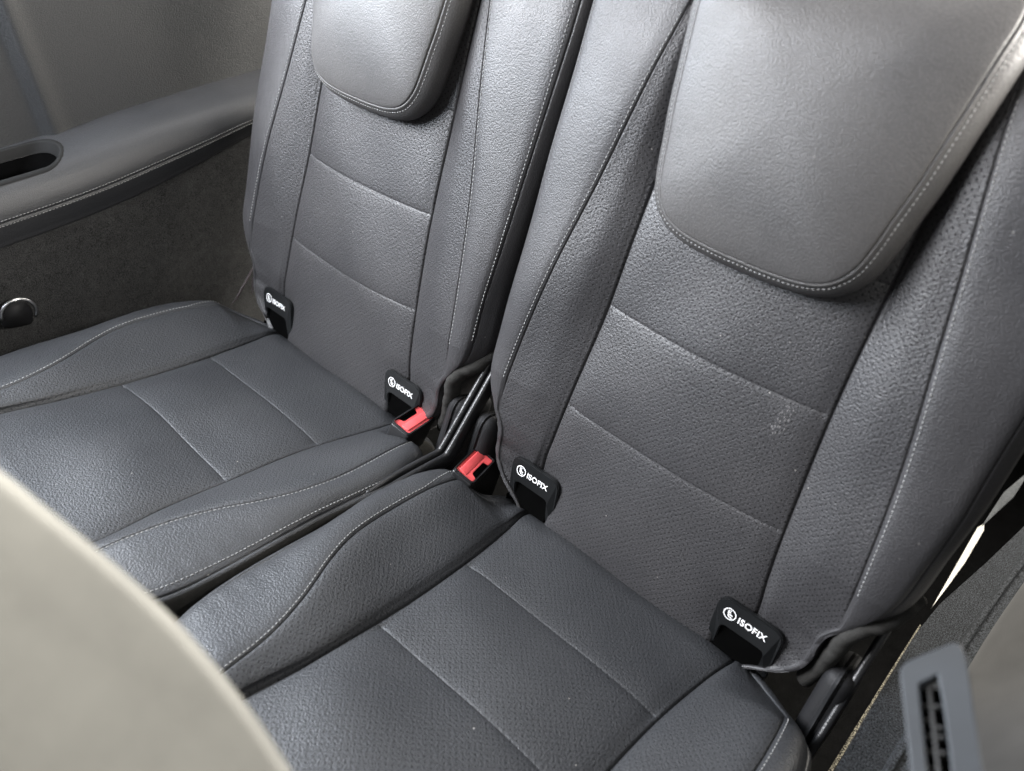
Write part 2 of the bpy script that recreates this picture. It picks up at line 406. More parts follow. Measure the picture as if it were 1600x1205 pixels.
    for q in (1, -1):
        zz = np.linspace(.145, .54, 300); sv = np.interp(zz, z, s) ; ev = np.interp(zz, z, e)
        p, n = look(q * (2 + .0035 / (ev - sv)), bz(zz)) if False else look(q * (2 + .0038 / np.maximum(ev - sv, .02) * 1.0), bz(zz))
        dashes('bolster_stitching', p, n, ob)
        if q == 1 and inb == 1:
            p, n = look(q * (np.full(300, 2.93)), bz(np.linspace(.16, .54, 300))); dashes('edge_stitching', p, n, ob)
    if inb == -1:
        bm = bmesh.new(); rg2 = random.Random(3); N2, P2 = [], []
        for k in range(46):
            zc = .232 + rg2.uniform(0, .034); xc = .079 + (zc - .232) * .30 + rg2.gauss(0, .0035)
            a_ = float(np.interp(xc, X[len(z) // 2, 1:5], ks[1:5])); pp, nn = look(np.array([a_]), bz(np.array([zc]))); pp, nn = Vector(pp[0]), Vector(nn[0]).normalized()
            if nn.y > 0: nn = -nn
            u_ = nn.cross(Vector((0, 0, 1))).normalized(); v_ = u_.cross(nn); ra, rb, an0 = rg2.uniform(.0003, .0007), rg2.uniform(.0004, .0016), rg2.uniform(-.3, .3)
            c_ = pp + nn * .0003; vs = []
            for q_ in range(7):
                t_ = 2 * PI * q_ / 7; du, dv = ra * math.cos(t_) * rg2.uniform(.7, 1.2), rb * math.sin(t_)
                vs.append(bm.verts.new(c_ + u_ * (du * math.cos(an0) - dv * math.sin(an0)) + v_ * (du * math.sin(an0) + dv * math.cos(an0))))
            bm.faces.new(vs)
        finish('scuff_mark', bm, M_scuff, ob, False)
    return ob

def make_cushion(parent, inb, seed):
    rs = [-.122, .0]
    yf = rows_for(rs, -.285, .095)[::-1]           # from back to front
    back = [(.175, -.15), (.165, -.10), (.158, -.075)] + [(.095 + .058 * math.sin(t), -.058 + .058 * math.cos(t)) for t in np.linspace(PI / 2 - .1, .06, 14)]
    front = [(-.285 - .055 * math.sin(t), -.055 + .055 * math.cos(t)) for t in np.linspace(.06, PI / 2, 16)] + [(-.342, -.09), (-.338, -.14)]
    rows = back + [(y, 0.) for y in yf] + front
    y = np.array([r[0] for r in rows]); ez = np.array([r[1] for r in rows])
    b = np.concatenate([[0], np.cumsum(np.hypot(np.diff(y), np.diff(ez)))])
    c = S(y, [(-.35, .118), (-.3, .128), (-.27, .1305), (-.2, .123), (-.12, .1205), (0, .1225), (.07, .130), (.115, .138), (.165, .145)])
    s = S(y, [(-.35, .138), (-.3, .148), (-.27, .152), (-.21, .160), (-.17, .172), (-.12, .194), (-.09, .204), (-.05, .210), (0, .211), (.06, .207), (.09, .203), (.165, .19)])
    hs = S(y, [(-.35, .006), (-.3, .010), (-.2, .018), (-.05, .028), (.06, .027), (.1, .012), (.13, .0), (.165, 0)])
    h3 = S(y, [(-.35, -.012), (-.28, -.002), (-.2, .008), (-.1, .016), (.04, .021), (.09, .010), (.13, -.01), (.165, -.01)])
    e_front = [(-.345, .165), (-.33, .185), (-.31, .207), (-.28, .229), (-.25, .241), (-.21, .247), (-.1, .248)]
    e_in = S(y, e_front + [(.055, .247), (.072, .236), (.084, .208), (.098, .190), (.165, .186)])
    e_out = S(y, e_front + [(.04, .247), (.07, .236), (.10, .205), (.13, .165), (.165, .15)])
    rg = np.random.RandomState(seed)
    A = cols_for([1, 2, 3], [.12, .085, .04, .12], 4.)
    aa = np.abs(A); sg = np.sign(A)
    ks = [-.5, 0, .5, .85, 1, 1.12, 1.5, 1.9, 2, 2.12, 2.5, 3, 3.12, 3.35, 4]
    Xs = []; Hs = []
    for side in (-1, 1):
        e = e_in if side == inb else e_out
        s_ = np.minimum(s, e - .022); c_ = np.minimum(c, s_ - .012); o = np.ones_like(y)
        fac = np.clip((e - .19) / .05, .15, 1)
        hs_, h3_ = hs * fac, h3 * fac
        X = np.stack([-c_ * .5, 0 * c_, c_ * .5, c_ * .85, c_, c_ + .12 * (s_ - c_), c_ + .5 * (s_ - c_), c_ + .9 * (s_ - c_), s_, s_ + .12 * (e - s_), s_ + .5 * (e - s_), e - .006, e - .001, e, e - .006], 1)
        H = np.stack([.004 * o, .005 * o, .004 * o, .0018 * o, 0 * o, .0022 * o + hs_ * .12, hs_ * .54 + .002, hs_ - .0005, hs_, hs_ + .0015, .55 * (hs_ + h3_) + .003, h3_, h3_ - .006, h3_ - .035, -.14 * o], 1)
        Xs.append(hermite(ks, X, aa)); Hs.append(hermite(ks, H, aa))
    neg = (sg < 0)[None]
    x = np.where(neg, -Xs[0], Xs[1]); H = np.where(neg, Hs[0], Hs[1])
    y2 = np.repeat(y[:, None], len(A), 1); z = np.maximum(ez[:, None] + H, -.16)
    P = np.stack([x, y2, z], -1)
    arc = np.concatenate([np.zeros((len(y), 1)), np.cumsum(np.linalg.norm(np.diff(P, axis=1), axis=2), 1)], 1)
    def arc_at(a): j = int(np.argmin(np.abs(A - a))); return arc[:, j][:, None]
    N = normals(P); N *= np.where(N[len(y) // 2, len(A) // 2, 2] < 0, -1, 1)
    D = np.zeros_like(x); f2 = np.clip((.085 - y) / .02, 0, 1)[:, None]
    for q in (1, -1):
        D += groove(arc - arc_at(q), .0028, .0009, .0018, .007)
        D += groove(arc - arc_at(2 * q), .0015, .0007, .0007, .005) * f2
        D += groove(arc - arc_at(3 * q), .0014, .0008, .0006, .004) * f2
    inside = np.clip((1 - aa) / .05, 0, 1)[None]; xr = np.clip(aa, 0, 1)[None]
    for ry in rs:
        d = y2 - ry
        D += (-.0004 * np.exp(-(np.abs(d) / .0012) ** 1.5) - .0026 * np.exp(-np.abs(d) / .012)) * inside
    D += .0060 * np.exp(-((y2 + .205) / .055) ** 2) * (1 - xr ** 2.5)
    D += .0015 * np.exp(-((y2 + .06) / .03) ** 2) * (1 - xr ** 2.5)
    for k in range(10):
        ax, az, ph = rg.uniform(8, 40), rg.uniform(8, 40), rg.uniform(0, 6); D += np.sin(ax * x + az * y2 * rg.choice([-1, 1]) + ph) * .00040 * (aa < 3)[None]
    # puckers along the edge stitching
    D += .0002 * np.sin(y2 * 190 + 3 * np.sin(y2 * 31)) * np.exp(-((aa[None] - 2.8) / .25) ** 2)
    P = P + N * D[..., None]
    uv = np.stack([arc - arc_at(0), np.repeat(b[:, None], len(A), 1)], -1)
    am = .5 * (aa[:-1] + aa[1:]); mi = np.where(am < 2, 0, np.where(am < 3.08, 1, 2))[None].repeat(len(y) - 1, 0)
    me = grid_mesh('seat_cushion', P, uv, mi, flip=True)
    ob = link('seat_cushion', me, parent, [M_perf, M_leac, M_suede])
    look = surface_lookup(A, b, P, N)
    iy = lambda yy: np.interp(-yy, -y[len(back):len(back) + len(yf)], b[len(back):len(back) + len(yf)])
    for q in (1, -1):
        yy = np.linspace(.075, -.282, 300); sv = np.interp(-yy, -y, s); e = e_in if q == inb else e_out; ev = np.interp(-yy, -y, e)
        off = .0036 + .010 * np.clip((yy - .02) / .05, 0, 1) * (1 if q == -1 else 0)
        p, n = look(q * (2 + off / np.maximum(ev - sv, .03)), iy(yy)); dashes('bolster_stitching', p, n, ob)
        if q == 1 and inb == 1:
            yy = np.linspace(.055, -.282, 300); p, n = look(np.full(300, q * 2.88), iy(yy)); dashes('edge_stitching', p, n, ob)
    return ob

HEAD = [(0, .3715), (.030, .3720), (.058, .3750), (.078, .3830), (.091, .399), (.0970, .420), (.1010, .443), (.106, .470), (.111, .510), (.1165, .560), (.1175, .590), (.108, .616), (.075, .631), (0, .636)]
def make_headrest(parent, seed, dx=0.):
    pts = HEAD + [(-x, z) for x, z in HEAD[-2:0:-1]]
    out = smooth_path([(x, z, 0) for x, z in pts], 24, closed=True)[:, :2]
    # even spacing
    s = np.concatenate([[0], np.cumsum(np.linalg.norm(np.diff(np.vstack([out, out[:1]]), axis=0), axis=1))]); oc = np.vstack([out, out[:1]])
    n = 420; q = np.linspace(0, s[-1], n, endpoint=False); O = np.stack([np.interp(q, s, oc[:, 0]), np.interp(q, s, oc[:, 1])], 1)
    T = np.roll(O, -1, 0) - np.roll(O, 1, 0); T /= np.linalg.norm(T, axis=1)[:, None]; NO = np.stack([T[:, 1], -T[:, 0]], 1)
    cz = .50; ctr = np.array([0, cz])
    rings = []
    def face_y(x, z, inn):  # inn 0 edge..1 centre
        y = yb(z) - .040 - .017 * (1 - (1 - inn) ** 2.4)
        top = np.clip((z - .545) / .09, 0, 1); return y + .052 * top ** 2.2
    rr = np.concatenate([np.linspace(.0, .86, 26), np.linspace(.875, .965, 12), np.linspace(.970, 1, 16)])
    for r in rr:
        xy = ctr + (O - ctr) * r; inn = np.full(n, 1 - r ** 1.0)
        rings.append(np.stack([xy[:, 0], face_y(xy[:, 0], xy[:, 1], inn), xy[:, 1]], 1))
    edge = rings[-1]
    # band going back from the seam : bulges a little, then tucks in
    for dpt, off in [(.0004, .0004), (.0010, .0010), (.0018, .0017), (.003, .0026), (.0045, .0040), (.0065, .0062), (.010, .0095), (.016, .0125), (.024, .0132), (.032, .0105), (.038, .0060), (.042, .000), (.045, -.012), (.046, -.04)]:
        xy = O + NO * off; y = edge[:, 1] + dpt
        rings.append(np.stack([xy[:, 0], y, xy[:, 1]], 1))
    P = np.array(rings)
    P[..., 0] += dx
    dist = np.concatenate([np.zeros((1, n)), np.cumsum(np.linalg.norm(np.diff(P, axis=0), axis=2), 0)], 0)
    du = np.roll(P, -1, 1) - np.roll(P, 1, 1); dv = np.gradient(P, axis=0); N = np.cross(dv, du); N /= np.linalg.norm(N, axis=2)[..., None] + 1e-12
    if N[5, :, 1].mean() > 0: N = -N
    k0 = len(rr) - 1
    D = groove(dist - dist[k0 - 1][None], .0026, .0010, .0012, .006) 
    D += (-.0007) * np.exp(-((dist - dist[k0][None] - .0045) / .001) ** 2)
    P = P + N * D[..., None]
    me = grid_mesh('headrest', P, None, None, close_u=True)
    ob = link('headrest', me, parent, [M_head])
    k = k0 + 5
    keep = (O[:, 1] < .60); st = int(np.argmax(O[:, 1])); idx = (np.arange(n) + st) % n; idx = idx[keep[idx]]
    dashes('headrest_stitching', P[k][idx], N[k][idx], ob, .0026, .0042, .00042, .0001)
    for q in (-1, 1):
        bm = bmesh.new(); M = Matrix.Translation((q * .055 + dx, float(yb(.56)) + .03, .57)) @ Matrix.Rotation(math.radians(-9), 4, 'X')
        bmesh.ops.create_cone(bm, cap_ends=True, segments=20, radius1=.006, radius2=.006, depth=.10, matrix=M); finish('headrest_post', bm, M_metal, ob)
    return ob

# ---- isofix tag
def rounded(pts, rads, n=6):
    out = []; N = len(pts)
    for i in range(N):
        p = np.array(pts[i], float); a = np.array(pts[i - 1], float); b = np.array(pts[(i + 1) % N], float); r = rads[i] if isinstance(rads, (list, tuple)) else rads
        u = (a - p) / np.linalg.norm(a - p); v = (b - p) / np.linalg.norm(b - p); r = min(r, .49 * np.linalg.norm(a - p), .49 * np.linalg.norm(b - p))
        if r <= 0: out.append(tuple(p)); continue
        p0 = p + u * r; p2 = p + v * r
        for k in range(n + 1):
            t = k / n; out.append(tuple((1 - t) ** 2 * p0 + 2 * t * (1 - t) * p + t * t * p2))
    return out
def text_mesh(body, size):
    cu = bpy.data.curves.new('lettering', 'FONT'); cu.body = body; cu.size = size; cu.extrude = .00015; cu.align_y = 'CENTER'; cu.offset = size * .022; cu.space_character = 1.06
    to = bpy.data.objects.new('lettering', cu); C.objects.link(to); bpy.context.view_layer.update()
    me = bpy.data.meshes.new_from_object(to.evaluated_get(bpy.context.evaluated_depsgraph_get())); bpy.data.objects.remove(to); return me
def make_tag(parent, x):
    # local frame: u right, v up, w towards the viewer
    z0 = .046; y0 = float(yb(z0)) - .0035
    M = Matrix.Translation((x, y0, z0)) @ Matrix.Rotation(PI / 2 - math.radians(3), 4, 'X')
    hw = .0345
    outl = [(-hw, -.046), (-hw, .016), (hw, .016), (hw, -.046), (hw - .011, -.046), (hw - .011, -.015), (-hw + .011, -.015), (-hw + .011, -.046)]
    bm = bmesh.new(); add_prism(bm, rounded(outl, [0, .013, .013, 0, 0, .006, .006, 0]), .0045, None, .0011)
    for v in bm.verts:   # legs lean back into the crevice
        if v.co.y < -.02: v.co.z -= (-.02 - v.co.y) * .25
    bmesh.ops.transform(bm, matrix=M @ Matrix.Translation((0, 0, -.0020)), verts=bm.verts)
    tg = finish('isofix_tag', bm, M_tag, parent, False)
    bm = bmesh.new(); add_box(bm, (.048, .034, .003), M @ Matrix.Translation((0, -.031, -.0040))); finish('opening_shade_plug', bm, M_void, tg, False)  # dark plug put in for the shade inside the opening
    zt = .0028
    # ring
    bm = bmesh.new(); cx_ = -.0195; cy_ = .0012
    def ring(r0, r1, n=40):
        a = [bm.verts.new((cx_ + r0 * math.cos(2 * PI * i / n), cy_ + r0 * math.sin(2 * PI * i / n), 0)) for i in range(n)]
        b = [bm.verts.new((cx_ + r1 * math.cos(2 * PI * i / n), cy_ + r1 * math.sin(2 * PI * i / n), 0)) for i in range(n)]
        for i in range(n): bm.faces.new((a[i], a[(i + 1) % n], b[(i + 1) % n], b[i]))
    ring(.0056, .0068)
    def poly(pts): bm.faces.new([bm.verts.new((cx_ + px * .0068, cy_ + py * .0068, 0)) for px, py in pts])
    poly([(-.42, .50), (-.22, .56), (-.06, -.20), (.10, -.42), (.52, -.36), (.54, -.55), (.02, -.62), (-.24, -.40)])   # child seat shell
    poly([(-.12, .40), (.04, .44), (.12, .00), (.48, -.02), (.50, -.18), (.02, -.22)])                         # child
    ring2 = [(-.02 + .12 * math.cos(t), .60 + .12 * math.sin(t)) for t in np.linspace(0, 2 * PI, 12, endpoint=False)]; poly(ring2)
    bmesh.ops.transform(bm, matrix=M @ Matrix.Translation((0, 0, zt)), verts=bm.verts)
    finish('emblem', bm, M_white, tg, False)
    me = text_mesh('ISOFIX', .0098); me.transform(M @ Matrix.Translation((-.0105, cy_ - .0008, zt)))
    link('lettering', me, tg, [M_white])
    return tg

def make_seat(x0, inb, label, seed, headdx=0.):
    t = thing('rear_seat', label, 'car seat', (x0, 0, 0), 'third row seats')
    make_cushion(t, inb, seed); make_backrest(t, inb, seed + 5); make_headrest(t, seed, headdx)
    for q in (-1, 1): make_tag(t, q * .137)
    # suede flap round the lower cut-outs of the backrest
    for q in (-1, 1):
        pts = [(.244, .175, .150), (.240, .162, .138), (.232, .148, .127), (.221, .140, .117), (.214, .138, .100), (.211, .142, .075), (.207, .146, .050)] + ([(.200, .150, .020)] if q != -1 else [])
        fw = .013 if q == 1 else 0.
        path = smooth_path([(q * a, b - fw * min(1, (.25 - a) / .02 + .4), c - fw * .35) for a, b, c in pts], 10)
        r = .0088 if q == 1 else .0080
        link('fabric_flap', tube_mesh('fabric_flap', path, r, .012, up=(0, 1, 0), seg=24, wob=.06), t, [M_suede])
        # hinge: bent flat bar and its cover
        bx = q * .2445 if q == inb else q * .237
        bar = smooth_path([(bx, .185, .185), (bx, .150, .122), (bx, .118, .070), (bx, .094, .032), (bx, .083, .022), (bx, .055, .020), (bx, .01, .017), (bx, -.03, .010)] if q == inb else
                          [(bx, .20, .150), (bx, .14, .060), (bx, .10, -.002), (bx, .04, -.09), (bx, .0, -.15)], 6)
        if q == inb or inb == -1: link('hinge_bar', tube_mesh('hinge_bar', bar, .0043, .0105, up=(1, 0, 0) if False else (0, -.6, .8), seg=16, power=3.4), t, [M_blk])
        if q != inb and inb == 1: continue
        bm = bmesh.new(); add_box(bm, (.030, .065, .13 if q == inb else .09), Matrix.Translation((q * .227, .137, .012)) @ Matrix.Rotation(math.radians(-12), 4, 'X'), .018, 4)
        finish('hinge_cover', bm, M_blkm, t)
    # inner shell of the backrest and cushion pan, dark
    bm = bmesh.new(); add_box(bm, (.44, .03, .52), Matrix.Translation((0, .285, .30)) @ Matrix.Rotation(math.radians(-8), 4, 'X'), .01)
    add_box(bm, (.40, .40, .05), Matrix.Translation((0, -.08, -.16)), .01); finish('seat_shell', bm, M_blkm, t)
    return t
left = make_seat(0.0, 1, 'dark grey leather seat beside the carpeted left side wall, headrest cropped by the photo', 11, -0.004)
right = make_seat(0.5, -1, 'nearer dark grey leather seat on the right, with the large headrest in full view', 23, 0.004)

# ------------------------------------------------------------------ belt buckles
def make_buckle(loc, rz, mirror, label, lean):
    t = thing('seat_belt_buckle', label, 'seat belt buckle', loc, 'red seat belt buckles between the seats')
    t.rotation_euler = (math.radians(lean[0]), math.radians(lean[1]), math.radians(rz))
    W, L, Hh = .029, .057, .080
    bm = bmesh.new(); add_box(bm, (W, L, Hh), Matrix.Translation((0, 0, -Hh / 2)), .004, 3)
    for v in bm.verts:
        k = -v.co.z / Hh; v.co.x *= 1 + .06 * k; v.co.y *= 1 - .10 * k
    finish('housing', bm, M_blk, t)
    # rim
    bm = bmesh.new(); o_ = rounded([(-W / 2, -L / 2), (W / 2, -L / 2), (W / 2, L / 2), (-W / 2, L / 2)], .005); i_ = rounded([(-W / 2 + .0017, -L / 2 + .0017), (W / 2 - .0017, -L / 2 + .0017), (W / 2 - .0017, L / 2 - .0017), (-W / 2 + .0017, L / 2 - .0017)], .004)
    n = len(o_); a = [bm.verts.new((*p, .0)) for p in o_]; b = [bm.verts.new((p[0] * .985, p[1] * .99, .0034)) for p in o_]; c = [bm.verts.new((*p, .0034)) for p in i_]; d = [bm.verts.new((*p, -.0005)) for p in i_]
    for A_, B_ in ((a, b), (b, c), (c, d)):
        for i in range(n): bm.faces.new((A_[i], A_[(i + 1) % n], B_[(i + 1) % n], B_[i]))
    bm.faces.new(d); finish('rim', bm, M_gloss, t, False)
    # red button: U shape round the tongue slot, dished towards the slot
    m = mirror; w2, l2 = W / 2 - .0021, L / 2 - .0021
    pts = [(-w2 * m, -l2), (w2 * m, -l2), (w2 * m, -l2 + .010), (w2 * m * .42, -l2 + .013), (w2 * m * .42, l2 - .013), (w2 * m, l2 - .010), (w2 * m, l2), (-w2 * m, l2)]
    if m < 0: pts = pts[::-1]
    bm = bmesh.new(); add_prism(bm, rounded(pts, .0022, 4), .0030, None, .0007)
    bmesh.ops.translate(bm, vec=(0, 0, -.0014), verts=bm.verts)
    finish('release_button', bm, M_red, t, False)
    bm = bmesh.new(); add_box(bm, (w2 * .9, L * .80, .0028), Matrix.Translation((-w2 * m * .28, 0, .0012)) @ Matrix.Rotation(math.radians(7 * m), 4, 'Y'), .0012, 2); finish('button_ridge', bm, M_red, t)
    bm = bmesh.new(); add_box(bm, (w2 * .56, L * .52, .0016), Matrix.Translation((w2 * m * .66, 0, -.0001)), .0004, 1); finish('tongue_slot', bm, M_void, t)
    bm = bmesh.new(); add_box(bm, (.020, .010, .12), Matrix.Translation((0, 0, -Hh - .05)), .003); finish('strap', bm, M_blkm, t)
    return t
make_buckle((.1836, .0962, .033), 10, -1, 'red and black belt buckle lying on the corner of the left seat cushion', (0, 15))
make_buckle((.2918, .0936, .032), 15, 1, 'red and black belt buckle in the notch of the right seat cushion', (0, 20))

# ------------------------------------------------------------------ left side wall of the car
trim = thing('side_trim_panel', 'dark side wall with carpet below and padded leather armrest, left of the seats', 'car side panel', (-.30, 0, 0))
def loc_mesh(me, t):
    me.transform(Matrix.Translation(-Vector(t.location))); return me
def zbot(y): return S(y, [(-.60, .065), (-.35, .088), (-.18, .121), (-.03, .159), (.07, .195), (.175, .239), (.35, .30), (.55, .36)])
def atap(y):
    t = np.clip((np.asarray(y) + .02) / .30, 0, 1); return 1 - .42 * t * t * (3 - 2 * t)
ys = np.linspace(-.60, .55, 330)
tt = np.linspace(0, 1, 60)
prof = smooth_path([(-.312, -.004, 0), (-.300, -.001, 0), (-.2965, .008, 0), (-.292, .022, 0), (-.2895, .034, 0), (-.292, .050, 0), (-.299, .066, 0), (-.311, .078, 0), (-.330, .086, 0), (-.352, .089, 0), (-.372, .088, 0), (-.385, .086, 0)], 12)
P = np.zeros((len(ys), len(prof), 3)); zb = zbot(ys)
P[..., 0] = prof[None, :, 0] + .010 * np.clip((ys[:, None] - .10) / .2, 0, 1) * 0; P[..., 1] = ys[:, None]; P[..., 2] = zb[:, None] + prof[None, :, 1] * atap(ys)[:, None]
# centre seam between the two stitch rows and the sunk cup holder
sa = np.abs(prof[None, :, 1] - .034); P[..., 0] += np.where(prof[None, :, 0] > -.30, -.0018 * np.exp(-(sa / .0013) ** 2), 0)
def stad(x, y, cx, cyy, hx, hy):  # rounded-slot distance field
    return np.maximum(0, np.hypot(np.maximum(np.abs(y - cyy) - (hy - hx), 0), x - cx) ) / hx
m_ = stad(P[..., 0], P[..., 1], -.338, -.20, .0310, .122)
P[..., 2] -= .085 * np.clip((.93 - m_) / .06, 0, 1)
am_ = loc_mesh(grid_mesh('armrest', P, flip=True), trim); arm = link('armrest', am_, trim, [M_trimlea])
def arm_pt(y, k):
    p = np.array([np.full(len(y), prof[k, 0]), y, zbot(y) + prof[k, 1] * atap(y)]).T; a = prof[min(k + 1, len(prof) - 1)] - prof[k - 1]
    n = np.array([a[1], 0, -a[0]]); n = n / np.linalg.norm(n); n = n if n[0] > 0 else -n; return p + np.array([.30, 0, 0]), np.tile(n, (len(y), 1))
kk = int(np.argmin(np.abs(prof[:, 1] - .034) + 10 * (prof[:, 0] < -.3)))
for d in (-3, 3):
    p, n = arm_pt(np.linspace(-.55, .5, 600), kk + d); dashes('armrest_stitching', p, n, arm, .0030, .0044, .00042)
# cup holder insert: rim, sunk shelf and well
bm = bmesh.new()
def stadium(hx, hy, n=14):
    out = []
    for i in range(n + 1): a = PI * i / n; out.append((hx * math.cos(a), (hy - hx) + hx * math.sin(a)))
    for i in range(n + 1): a = PI + PI * i / n; out.append((hx * math.cos(a), -(hy - hx) + hx * math.sin(a)))
    return out
lv = [(.0335, .1245, .0004), (.0325, .1235, .0014), (.0290, .1200, .0010), (.0278, .1188, -.001), (.0262, .1172, -.010), (.0250, .1160, -.013)]
prz = lambda x: float(np.interp(-x, -prof[16:, 0], prof[16:, 1]))
przw = lambda x: prz(-.338 + x)
prev = None
for hx, hy, dz in lv:
    r = []
    for (x, y) in stadium(hx, hy):
        yy = -.20 + y; r.append(bm.verts.new((-.338 + x + .30, yy, float(zbot(yy)[0]) + przw(x) + dz)))
    if prev: [bm.faces.new((prev[i], prev[(i + 1) % len(r)], r[(i + 1) % len(r)], r[i])) for i in range(len(r))]
    prev = r
cupo = finish('cup_holder', bm, M_cup, trim)
bm = bmesh.new(); prev = [bm.verts.new((-.338 + x + .30, -.20 + y, float(zbot(-.20 + y)[0]) + przw(x) - .0135)) for x, y in stadium(.0250, .1160)]
well = []
for rr_, dz in ((1.0, .064), (.97, .060), (.93, .035), (.90, .012)):
    r = []
    for (x, y) in stadium(.0205, .085):
        yy = -.185 + y * rr_; r.append(bm.verts.new((-.336 + x * rr_ + .30, yy, float(zbot(yy)[0]) + dz)))
    [bm.faces.new((prev[i], prev[(i + 1) % len(r)], r[(i + 1) % len(r)], r[i])) for i in range(len(r))]
    prev = r
bm.faces.new(prev); finish('cup_well', bm, M_void, cupo)
# upper wall
us = np.linspace(0, 1, 120); P = np.zeros((len(us), len(ys), 3))
zt_ = zbot(ys) + .084 * atap(ys)
for i, u in enumerate(us):
    zz = zt_ + u * .30; step = np.clip((ys + .082 + .05 * u) / .014, 0, 1); step = step * step * (3 - 2 * step)
    xx = -.372 - .075 * u - .012 * (1 - np.clip(u / .05, 0, 1)) * 0 - .012 * (1 - step) + .006 * np.exp(-((ys + .066 + .05 * u) / .014) ** 2)
    xx = xx - .035 * np.clip((ys - .10) / .3, 0, 1) ** 1.5 * np.clip((.5 - u), 0, 1) * 0 + .020 * np.exp(-((ys - .24) / .10) ** 2) * np.clip(u * 2, 0, 1)
    P[i] = np.stack([xx, ys, zz], 1)
link('upper_panel', loc_mesh(grid_mesh('upper_panel', P), trim), trim, [M_upper])
# carpet lining
us = np.linspace(0, 1, 60); P = np.zeros((len(us), len(ys), 3)); rg = np.random.RandomState(4)
for i, u in enumerate(us):
    zz = -.30 + u * (zbot(ys) + .012 + .30); P[i] = np.stack([-.303 + .0018 * np.sin(ys * 23 + 3 * u) + .0012 * np.sin(ys * 51 - 9 * u) - .004 * (1 - u), ys, zz], 1)
link('carpet_lining', loc_mesh(grid_mesh('carpet_lining', P), trim), trim, [M_carpet])
# recessed tie-down hook on the carpet
hk = thing('tie_down_hook', 'small round hook in the carpet at the left edge of the photo', 'hook', (-.298, -.170, .030))
bm = bmesh.new(); pl = rounded([(-.021, -.017), (.015, -.019), (.017, .004), (.010, .018), (-.012, .019), (-.022, .006)], .008)
Mh = Matrix.Rotation(PI / 2, 4, 'Z') @ Matrix.Rotation(PI / 2, 4, 'X')
add_prism(bm, pl, .006, Mh, .001); finish('base_plate', bm, M_blkm, hk)
ring = [(.008, .021 * math.cos(a) - .001, .021 * math.sin(a) + .002) for a in np.linspace(-.5, PI + .3, 30)]
link('ring', tube_mesh('ring', ring, .0022, up=(1, 0, 0)), hk, [M_metal])
# bracket between wall and left backrest
br = thing('latch_bracket', 'thin metal bracket, pink light put into its colour, between left wall and left backrest', 'bracket', (-.28, .15, .0))
link('strut', tube_mesh('strut', [(-.002, .030, .050), (-.003, .012, .018), (-.004, -.008, -.016), (-.006, -.018, -.028)], .0018), br, [M_pink])
link('plate', tube_mesh('plate', [(.003, .026, .032), (.004, .018, .014), (.004, .014, -.010)], .0012, .006, up=(1, 0, 0)), br, [M_pink])

# ------------------------------------------------------------------ right side
rt = thing('side_carpet_ledge', 'grey speckled carpet ledge and smooth grey panel right of the seats', 'car side panel', (.80, .2, .05))
def poly_slab(name, pts, z, h, mat, parent, off):
    bm = bmesh.new(); add_prism(bm, [(x - off[0], y - off[1]) for x, y in pts], h, Matrix.Translation((0, 0, z - h - off[2])), min(.004, h * .3)); return finish(name, bm, mat, parent, False)
poly_slab('carpet_ledge', [(.758, -.05), (.7590, .03), (.7585, .14), (.7595, .25), (.7650, .32), (.7840, .44), (.8010, .56), (.840, .86), (.90, .86), (.90, -.05)], .050, .014, M_carpet2, rt, (.80, .2, .05))
# rolled carpet ridge + smooth panel: swept profile
rl = smooth_path([(.785, -.10, 0), (.787, .03, 0), (.790, .12, 0), (.796, .27, 0), (.8055, .40, 0), (.8150, .50, 0), (.850, .86, 0)], 10)
pf = smooth_path([(-.001, .0005, 0), (.001, .006, 0), (.005, .008, 0), (.008, .005, 0), (.012, .006, 0), (.022, .016, 0), (.045, .045, 0), (.09, .110, 0), (.16, .23, 0), (.24, .40, 0)], 6)
P = np.zeros((len(rl), len(pf), 3)); P[..., 0] = rl[:, 0][:, None] + pf[None, :, 0] - .80; P[..., 1] = rl[:, 1][:, None] - .2; P[..., 2] = pf[None, :, 1]
mi = np.where(np.arange(len(pf) - 1) < 27, 0, 1)[None].repeat(len(rl) - 1, 0)
link('smooth_panel', grid_mesh('smooth_panel', P, matidx=mi, flip=True), rt, [M_carpet2, M_smooth])
bm = bmesh.new(); add_box(bm, (.03, 1.5, .56), Matrix.Translation((.075, .45, .28)), .012, 3); finish('light_block_wall', bm, M_smooth, rt)  # unseen side wall added to keep rear window light out of the gap
# sunlit carpet far down in the gap, sunlight put into its pale colours, and the webbing with its tongue
st = thing('sunlit_carpet_strip', 'narrow carpet strip in the dark gap right of the right backrest, lit by sunlight', 'sunlit carpet', (.762, .4, -.09))
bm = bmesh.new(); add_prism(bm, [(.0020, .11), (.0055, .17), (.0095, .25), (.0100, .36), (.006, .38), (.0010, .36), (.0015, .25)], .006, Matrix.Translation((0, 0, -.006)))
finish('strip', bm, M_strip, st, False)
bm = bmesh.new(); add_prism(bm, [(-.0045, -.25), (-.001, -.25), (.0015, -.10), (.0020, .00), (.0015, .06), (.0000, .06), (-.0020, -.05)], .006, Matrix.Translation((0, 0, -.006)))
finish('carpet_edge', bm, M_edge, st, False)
bt = thing('seat_belt', 'grey belt webbing with a shiny black tongue at the right edge', 'seat belt', (.788, .80, .005))
def camray(px, py, t):
    f = 1228.0; v = RC.T @ np.array([px - 800, py - 602.5, f]); v /= np.linalg.norm(v); return np.array(CAMPOS) + v * t
bm = bmesh.new(); add_box(bm, (.020, .035, .016), Matrix.Translation((.008, .0, .0)) @ Matrix.Rotation(math.radians(-40), 4, 'X'), .005, 3); finish('tongue', bm, M_gloss, bt)
